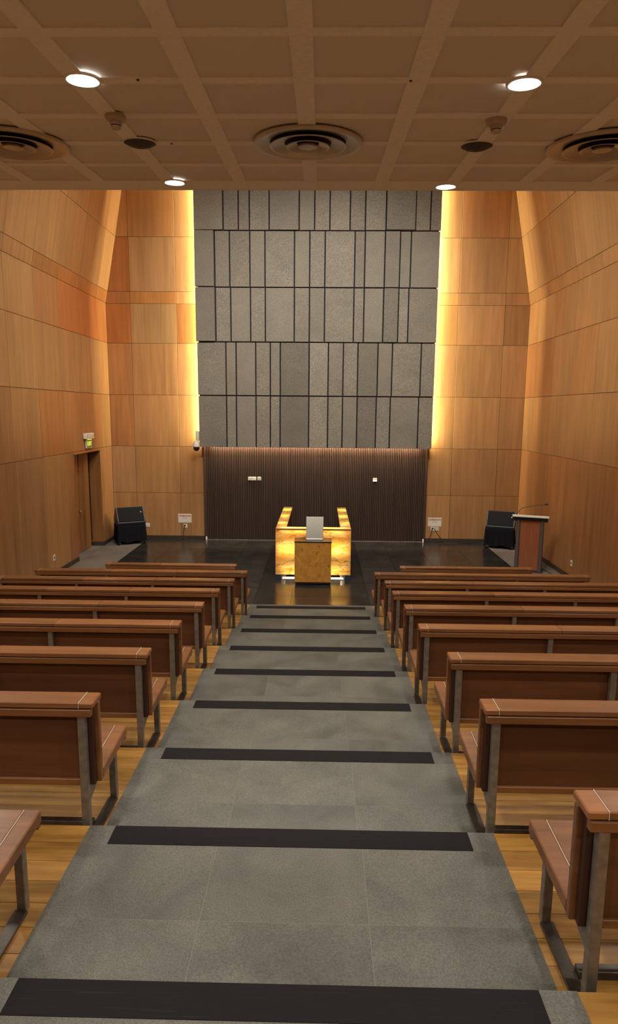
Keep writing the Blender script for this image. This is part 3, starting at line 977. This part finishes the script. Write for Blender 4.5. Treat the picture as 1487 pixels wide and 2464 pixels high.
# ================================================================== MONITOR SPEAKERS ON CARTS
def cart(name, x, y, rz, label, group):
    t = thing(name, label, 'cart', (x, y, 0), (0, 0, rz), group)
    # draped cloth: tapered skirt with folds
    bm = bmesh.new()
    n, hx, hy = 64, .33, .27
    rings = []
    for zf, gr in ((.475, -.012), (.485, .0), (.46, .006), (.35, .010), (.2, .016), (.07, .022)):
        ring = []
        for i in range(n):
            a = i / n * 4
            sd, f = int(a), a - int(a)
            c = [(-1, -1), (1, -1), (1, 1), (-1, 1), (-1, -1)]
            px = c[sd][0] + (c[sd + 1][0] - c[sd][0]) * f
            py = c[sd][1] + (c[sd + 1][1] - c[sd][1]) * f
            fold = 0 if zf > .45 else (.5 - zf) * .035 * math.sin(i * 1.9 + sd)
            dz = .0 if zf > .1 else .02 * math.sin(i * .8) + (-.03 if i % 16 in (0, 15, 1) else 0)
            ring.append(bm.verts.new((px * (hx + gr + fold), py * (hy + gr + fold), zf + dz)))
        rings.append(ring)
    bm.faces.new(list(rings[0]))
    for a, b in zip(rings[:-1], rings[1:]):
        for i in range(n):
            bm.faces.new((a[i], a[(i + 1) % n], b[(i + 1) % n], b[i]))
    bmesh.ops.recalc_face_normals(bm, faces=bm.faces)
    me = bpy.data.meshes.new('cloth_cover')
    bm.to_mesh(me); bm.free()
    for p in me.polygons:
        p.use_smooth = True
    link('cloth_cover', me, M['cloth'], t)
    box('frame', 'darkmetal', t, -.31, .31, -.25, .25, .085, .115, .003)
    for px in (-.29, .29):
        for py in (-.24, .24):
            box('post', 'darkmetal', t, px - .015, px + .015, py - .015, py + .015, .115, .47)
            c = lathe('castor', 'rubber', t, [(0, -.014), (.036, -.014), (.042, -.006), (.042, .006), (.036, .014), (0, .014)], 20, (px + .02 * (1 if px > 0 else -1), py - .03, .042), (0, math.pi / 2, .4), key='castor_big')
            lathe('hub', 'steel', c, [(0, .019), (.014, .019), (.016, .013)], 12, key='hub_big')
            box('castor_fork', 'steel', t, px - .012, px + .012, py - .02, py + .02, .06, .09)
    return t

def wedge(name, x, y, rz, label, flip):
    t = thing(name, label, 'speaker', (x, y, .487), (0, 0, rz))
    # side profile (y, z): sloping grille faces the hall
    prof = [(-.25, .0), (.24, .0), (.29, .12), (.03, .40), (-.01, .405), (-.265, .055)]
    prism('cabinet', 'black', t, prof, 'x', -.335, .335, ch=.008)
    # grille panel on the slope
    a, b = Vector((0, -.262, .066)), Vector((0, -.014, .402))
    d = (b - a); L = d.length
    ang = math.atan2(d.z, d.y)
    mid = (a + b) / 2 + Vector((0, -math.sin(ang), math.cos(ang))) * .006
    link('grille', box_mesh(.60, L - .03, .014, .004, 'grille'), M['grille'], t, mid, (ang, 0, 0))
    for sx in (-1, 1):
        link('grille_frame', box_mesh(.028, L, .02, .004, 'gf'), M['alu_dark'], t, (sx * .318, mid.y, mid.z), (ang, 0, 0))
    q = a + d * .62 + Vector((0, -math.sin(ang), math.cos(ang))) * .013
    e_ = lathe('badge', 'white', t, [(0, .006), (.012, .005), (.014, 0)], 16, (.25, q.y, q.z), (ang, 0, 0))
    box('skid', 'rubber', t, -.30, .30, -.23, .22, -.0005, .004)
    return t
cart('speaker_cart', -4.57, 15.40, math.radians(27), 'black cloth covered cart on castors in the left corner', None)
wedge('stage_monitor_speaker', -4.57, 15.40, math.radians(28), 'black wedge speaker on the covered cart by the left door', False)
cart('speaker_cart', 4.55, 15.40, math.radians(-20), 'black cloth covered cart half hidden behind the podium', None)
wedge('stage_monitor_speaker', 4.56, 15.38, math.radians(-21), 'black wedge speaker on the covered cart behind the podium', True)

# ================================================================== SMALL WALL FIXTURES
# exit sign over the door
ex = thing('exit_sign', 'small lit green and yellow EXIT sign over the left door', 'sign', (-XW, 14.23, 2.40))
box('lamp_housing', 'white', ex, .0, .075, -.26, .24, .205, .335, .018, seg=3)
box('sign_frame', 'offwhite', ex, .012, .042, -.185, .165, .0, .21, .004)
box('bracket', 'white', ex, 0, .014, -.1, .08, .05, .25)
pl = box('sign_plate', 'exit_green', ex, .042, .046, -.165, .145, .018, .20)
box('lamp_window', 'exit_yellow', ex, .03, .055, -.14, .12, .186, .204)
for s in (-1, 1):
    lathe('housing_screw', 'darkmetal', ex, [(0, .004), (.01, .003), (.012, 0)], 12, (.075, -.01 + s * .19, .27), (0, math.pi / 2, 0), key='hscr')
fc = bpy.data.curves.new('letters', 'FONT')
fc.body = 'EXIT'
fc.size = .135
fc.extrude = .002
fc.align_x = 'CENTER'
tmp = bpy.data.objects.new('tmp', fc)
COL.objects.link(tmp)
me = bpy.data.meshes.new_from_object(tmp.evaluated_get(bpy.context.evaluated_depsgraph_get()))
bpy.data.objects.remove(tmp)
me.materials.clear()
link('letters', me, M['exit_yellow'], ex, (.0485, -.01, .055), (math.pi / 2, 0, math.pi / 2))

# CCTV camera on the edge of the cladding
cc = thing('security_camera', 'white dome security camera on the left edge of the stone cladding', 'camera', (-2.88, 15.56, 2.30))
box('wall_plate', 'white', cc, .018, .045, -.05, .05, .22, .45, .006)
lathe('stem', 'white', cc, [(0, .46), (.035, .46), (.042, .45), (.042, .27), (.036, .24), (.028, .215)], 24, (-.002, 0, 0))
lathe('dome_body', 'white', cc, [(.026, .225), (.05, .21), (.08, .17), (.09, .12), (.092, .075), (.0, .075)], 32, (-.03, 0, 0))
lathe('camera_ball', 'black', cc, [(.075, .078), (.078, .05), (.07, .01), (.045, -.022), (0, -.035)], 28, (-.03, 0, 0))
# grey cover on the lowest stone panel
jb = thing('junction_cover', 'grey square cover plate on the lower left stone panel', 'cover plate', (-2.26, YS - .001, 2.385))
box('plate', 'jbox', jb, -.095, .095, -.014, -.001, 0, .225, .004)
lathe('conduit', 'jbox', jb, [(.012, 0), (.012, .04), (0, .042)], 12, (0, -.006, .22))

# notices and sockets on the back wall
def notice(x, z, label):
    t = thing('notice', label, 'notice', (x, YB, z))
    box('sheet', 'white', t, -.17, .17, -.005, -.0005, 0, .225)
    hd = box('red_header', 'red', t, -.15, .15, -.0062, -.0048, .155, .190)
    for i in range(9):
        if i in (3,):
            continue
        a = -.135 + i * .030
        b = box('header_mark', 'white', t, a, a + .019, -.0068, -.006, .165, .180)
    for j, (w, zz) in enumerate(((.075, .125), (.055, .103))):
        n = int(w / .011)
        for i in range(-n, n):
            if (i + j) % 5 == 0:
                continue
            box('print_mark', 'greytxt', t, i * .011, i * .011 + .008, -.0058, -.0048, zz, zz + .011)
    return t
notice(-3.30, .432, 'white notice with red heading on the wall left of the slats')
notice(3.03, .405, 'white notice with red heading on the wall right of the slats')

def socket(x, y, z, rz, label, two=False, w=.10, plug=True, mat='white'):
    t = thing('wall_socket', label, 'socket', (x, y, z), (0, 0, rz))
    box('face_plate', mat, t, -w / 2, w / 2, -.012, -.0005, 0, .10, .003)
    if plug:
        box('plug', 'black', t, -.03, .012, -.04, -.012, .058, .082, .003)
        box('plug', 'black', t, -.034, -.012, -.035, -.012, .018, .04, .003)
    elif plug is None:
        box('switch_rocker', 'offwhite', t, -.02, .02, -.016, -.012, .03, .07, .003)
    return t
socket(-3.29, YB, .298, 0, 'white socket with black plugs under the left notice')
socket(2.985, YB, .29, 0, 'white socket with black plugs under the right notice')
socket(3.095, YB, .29, 0, 'plain cream socket plate under the right notice', plug=None, mat='offwhite')
socket(-4.27, YB, .306, 0, 'white wall plate beside the left speaker cart', plug=None, w=.14)
def small_outlet(x, y, z, rz, label):
    t = thing('wall_outlet', label, 'outlet', (x, y, z), (0, 0, rz))
    box('face_plate', 'white', t, -.045, .045, -.010, -.0005, -.06, .06, .003)
    box('socket_hole', 'black', t, -.018, .018, -.0115, -.0095, -.02, .02, .001)
small_outlet(-XW, 12.13, .366, math.pi / 2, 'small white outlet low on the left wall before the door')
small_outlet(XW, 12.31, .341, -math.pi / 2, 'small white outlet low on the right wall beyond the podium')
def slat_plate(x, w, label, kind, mat='white'):
    t = thing('wall_plate', label, 'wall plate', (x, YB - .028, 1.575))
    box('plate', mat, t, -w / 2, w / 2, -.014, -.0005, -.046, .046, .003)
    if kind == 'double':
        box('switch_rocker', 'offwhite', t, -w / 2 + .012, -.005, -.018, -.0135, -.036, .036, .002)
        box('switch_rocker', 'white', t, .005, w / 2 - .012, -.018, -.0135, -.036, .036, .002)
    elif kind == 'single':
        box('switch_rocker', mat, t, -.03, .03, -.017, -.0135, -.03, .03, .002)
    else:
        prism('lower_lip', 'white', t, [(-.014, -.01), (-.035, -.03), (-.035, -.046), (-.014, -.046)], 'x', -.045, .045)
slat_plate(-1.578, .205, 'double cream switch plate on the left of the slatted wall', 'double')
slat_plate(-1.40, .10, 'single grey switch plate beside the double switch on the slats', 'single', 'panel_grey')
slat_plate(1.497, .105, 'small white sensor box alone on the right of the slatted wall', 'lip')

# cables
def cable(name, pts, label, r=.006):
    o = tube(name, 'cable', None, arc_pts(pts), r)
    tag(o, label, 'cable')
cable('power_cable', [(-3.31, YB - .03, .33), (-3.33, YB - .02, .22), (-3.36, YB - .03, .06), (-3.45, YB - .10, .007), (-3.75, YB - .16, .007)], 'thin cable hanging from the socket under the left notice')
cable('power_cable', [(3.02, YB - .035, .36), (3.08, YB - .02, .26), (3.18, YB - .02, .12), (3.28, YB - .06, .008), (3.7, YB - .12, .008), (4.1, YB - .10, .008), (4.25, YB - .2, .008)], 'cable running from the right notice along the wall to the speaker cart')
cable('power_cable', [(2.965, YB - .035, .32), (2.95, YB - .022, .2), (2.89, YB - .024, .10), (2.90, YB - .05, .006)], 'short thin cable below the left of the right notice', .004)
cable('podium_cable', [(4.84, 13.20, .007), (4.85, 13.05, .007), (4.88, 12.75, .007), (4.95, 12.2, .007), (4.99, 11.8, .007)], 'dark cable on the floor beside the podium')
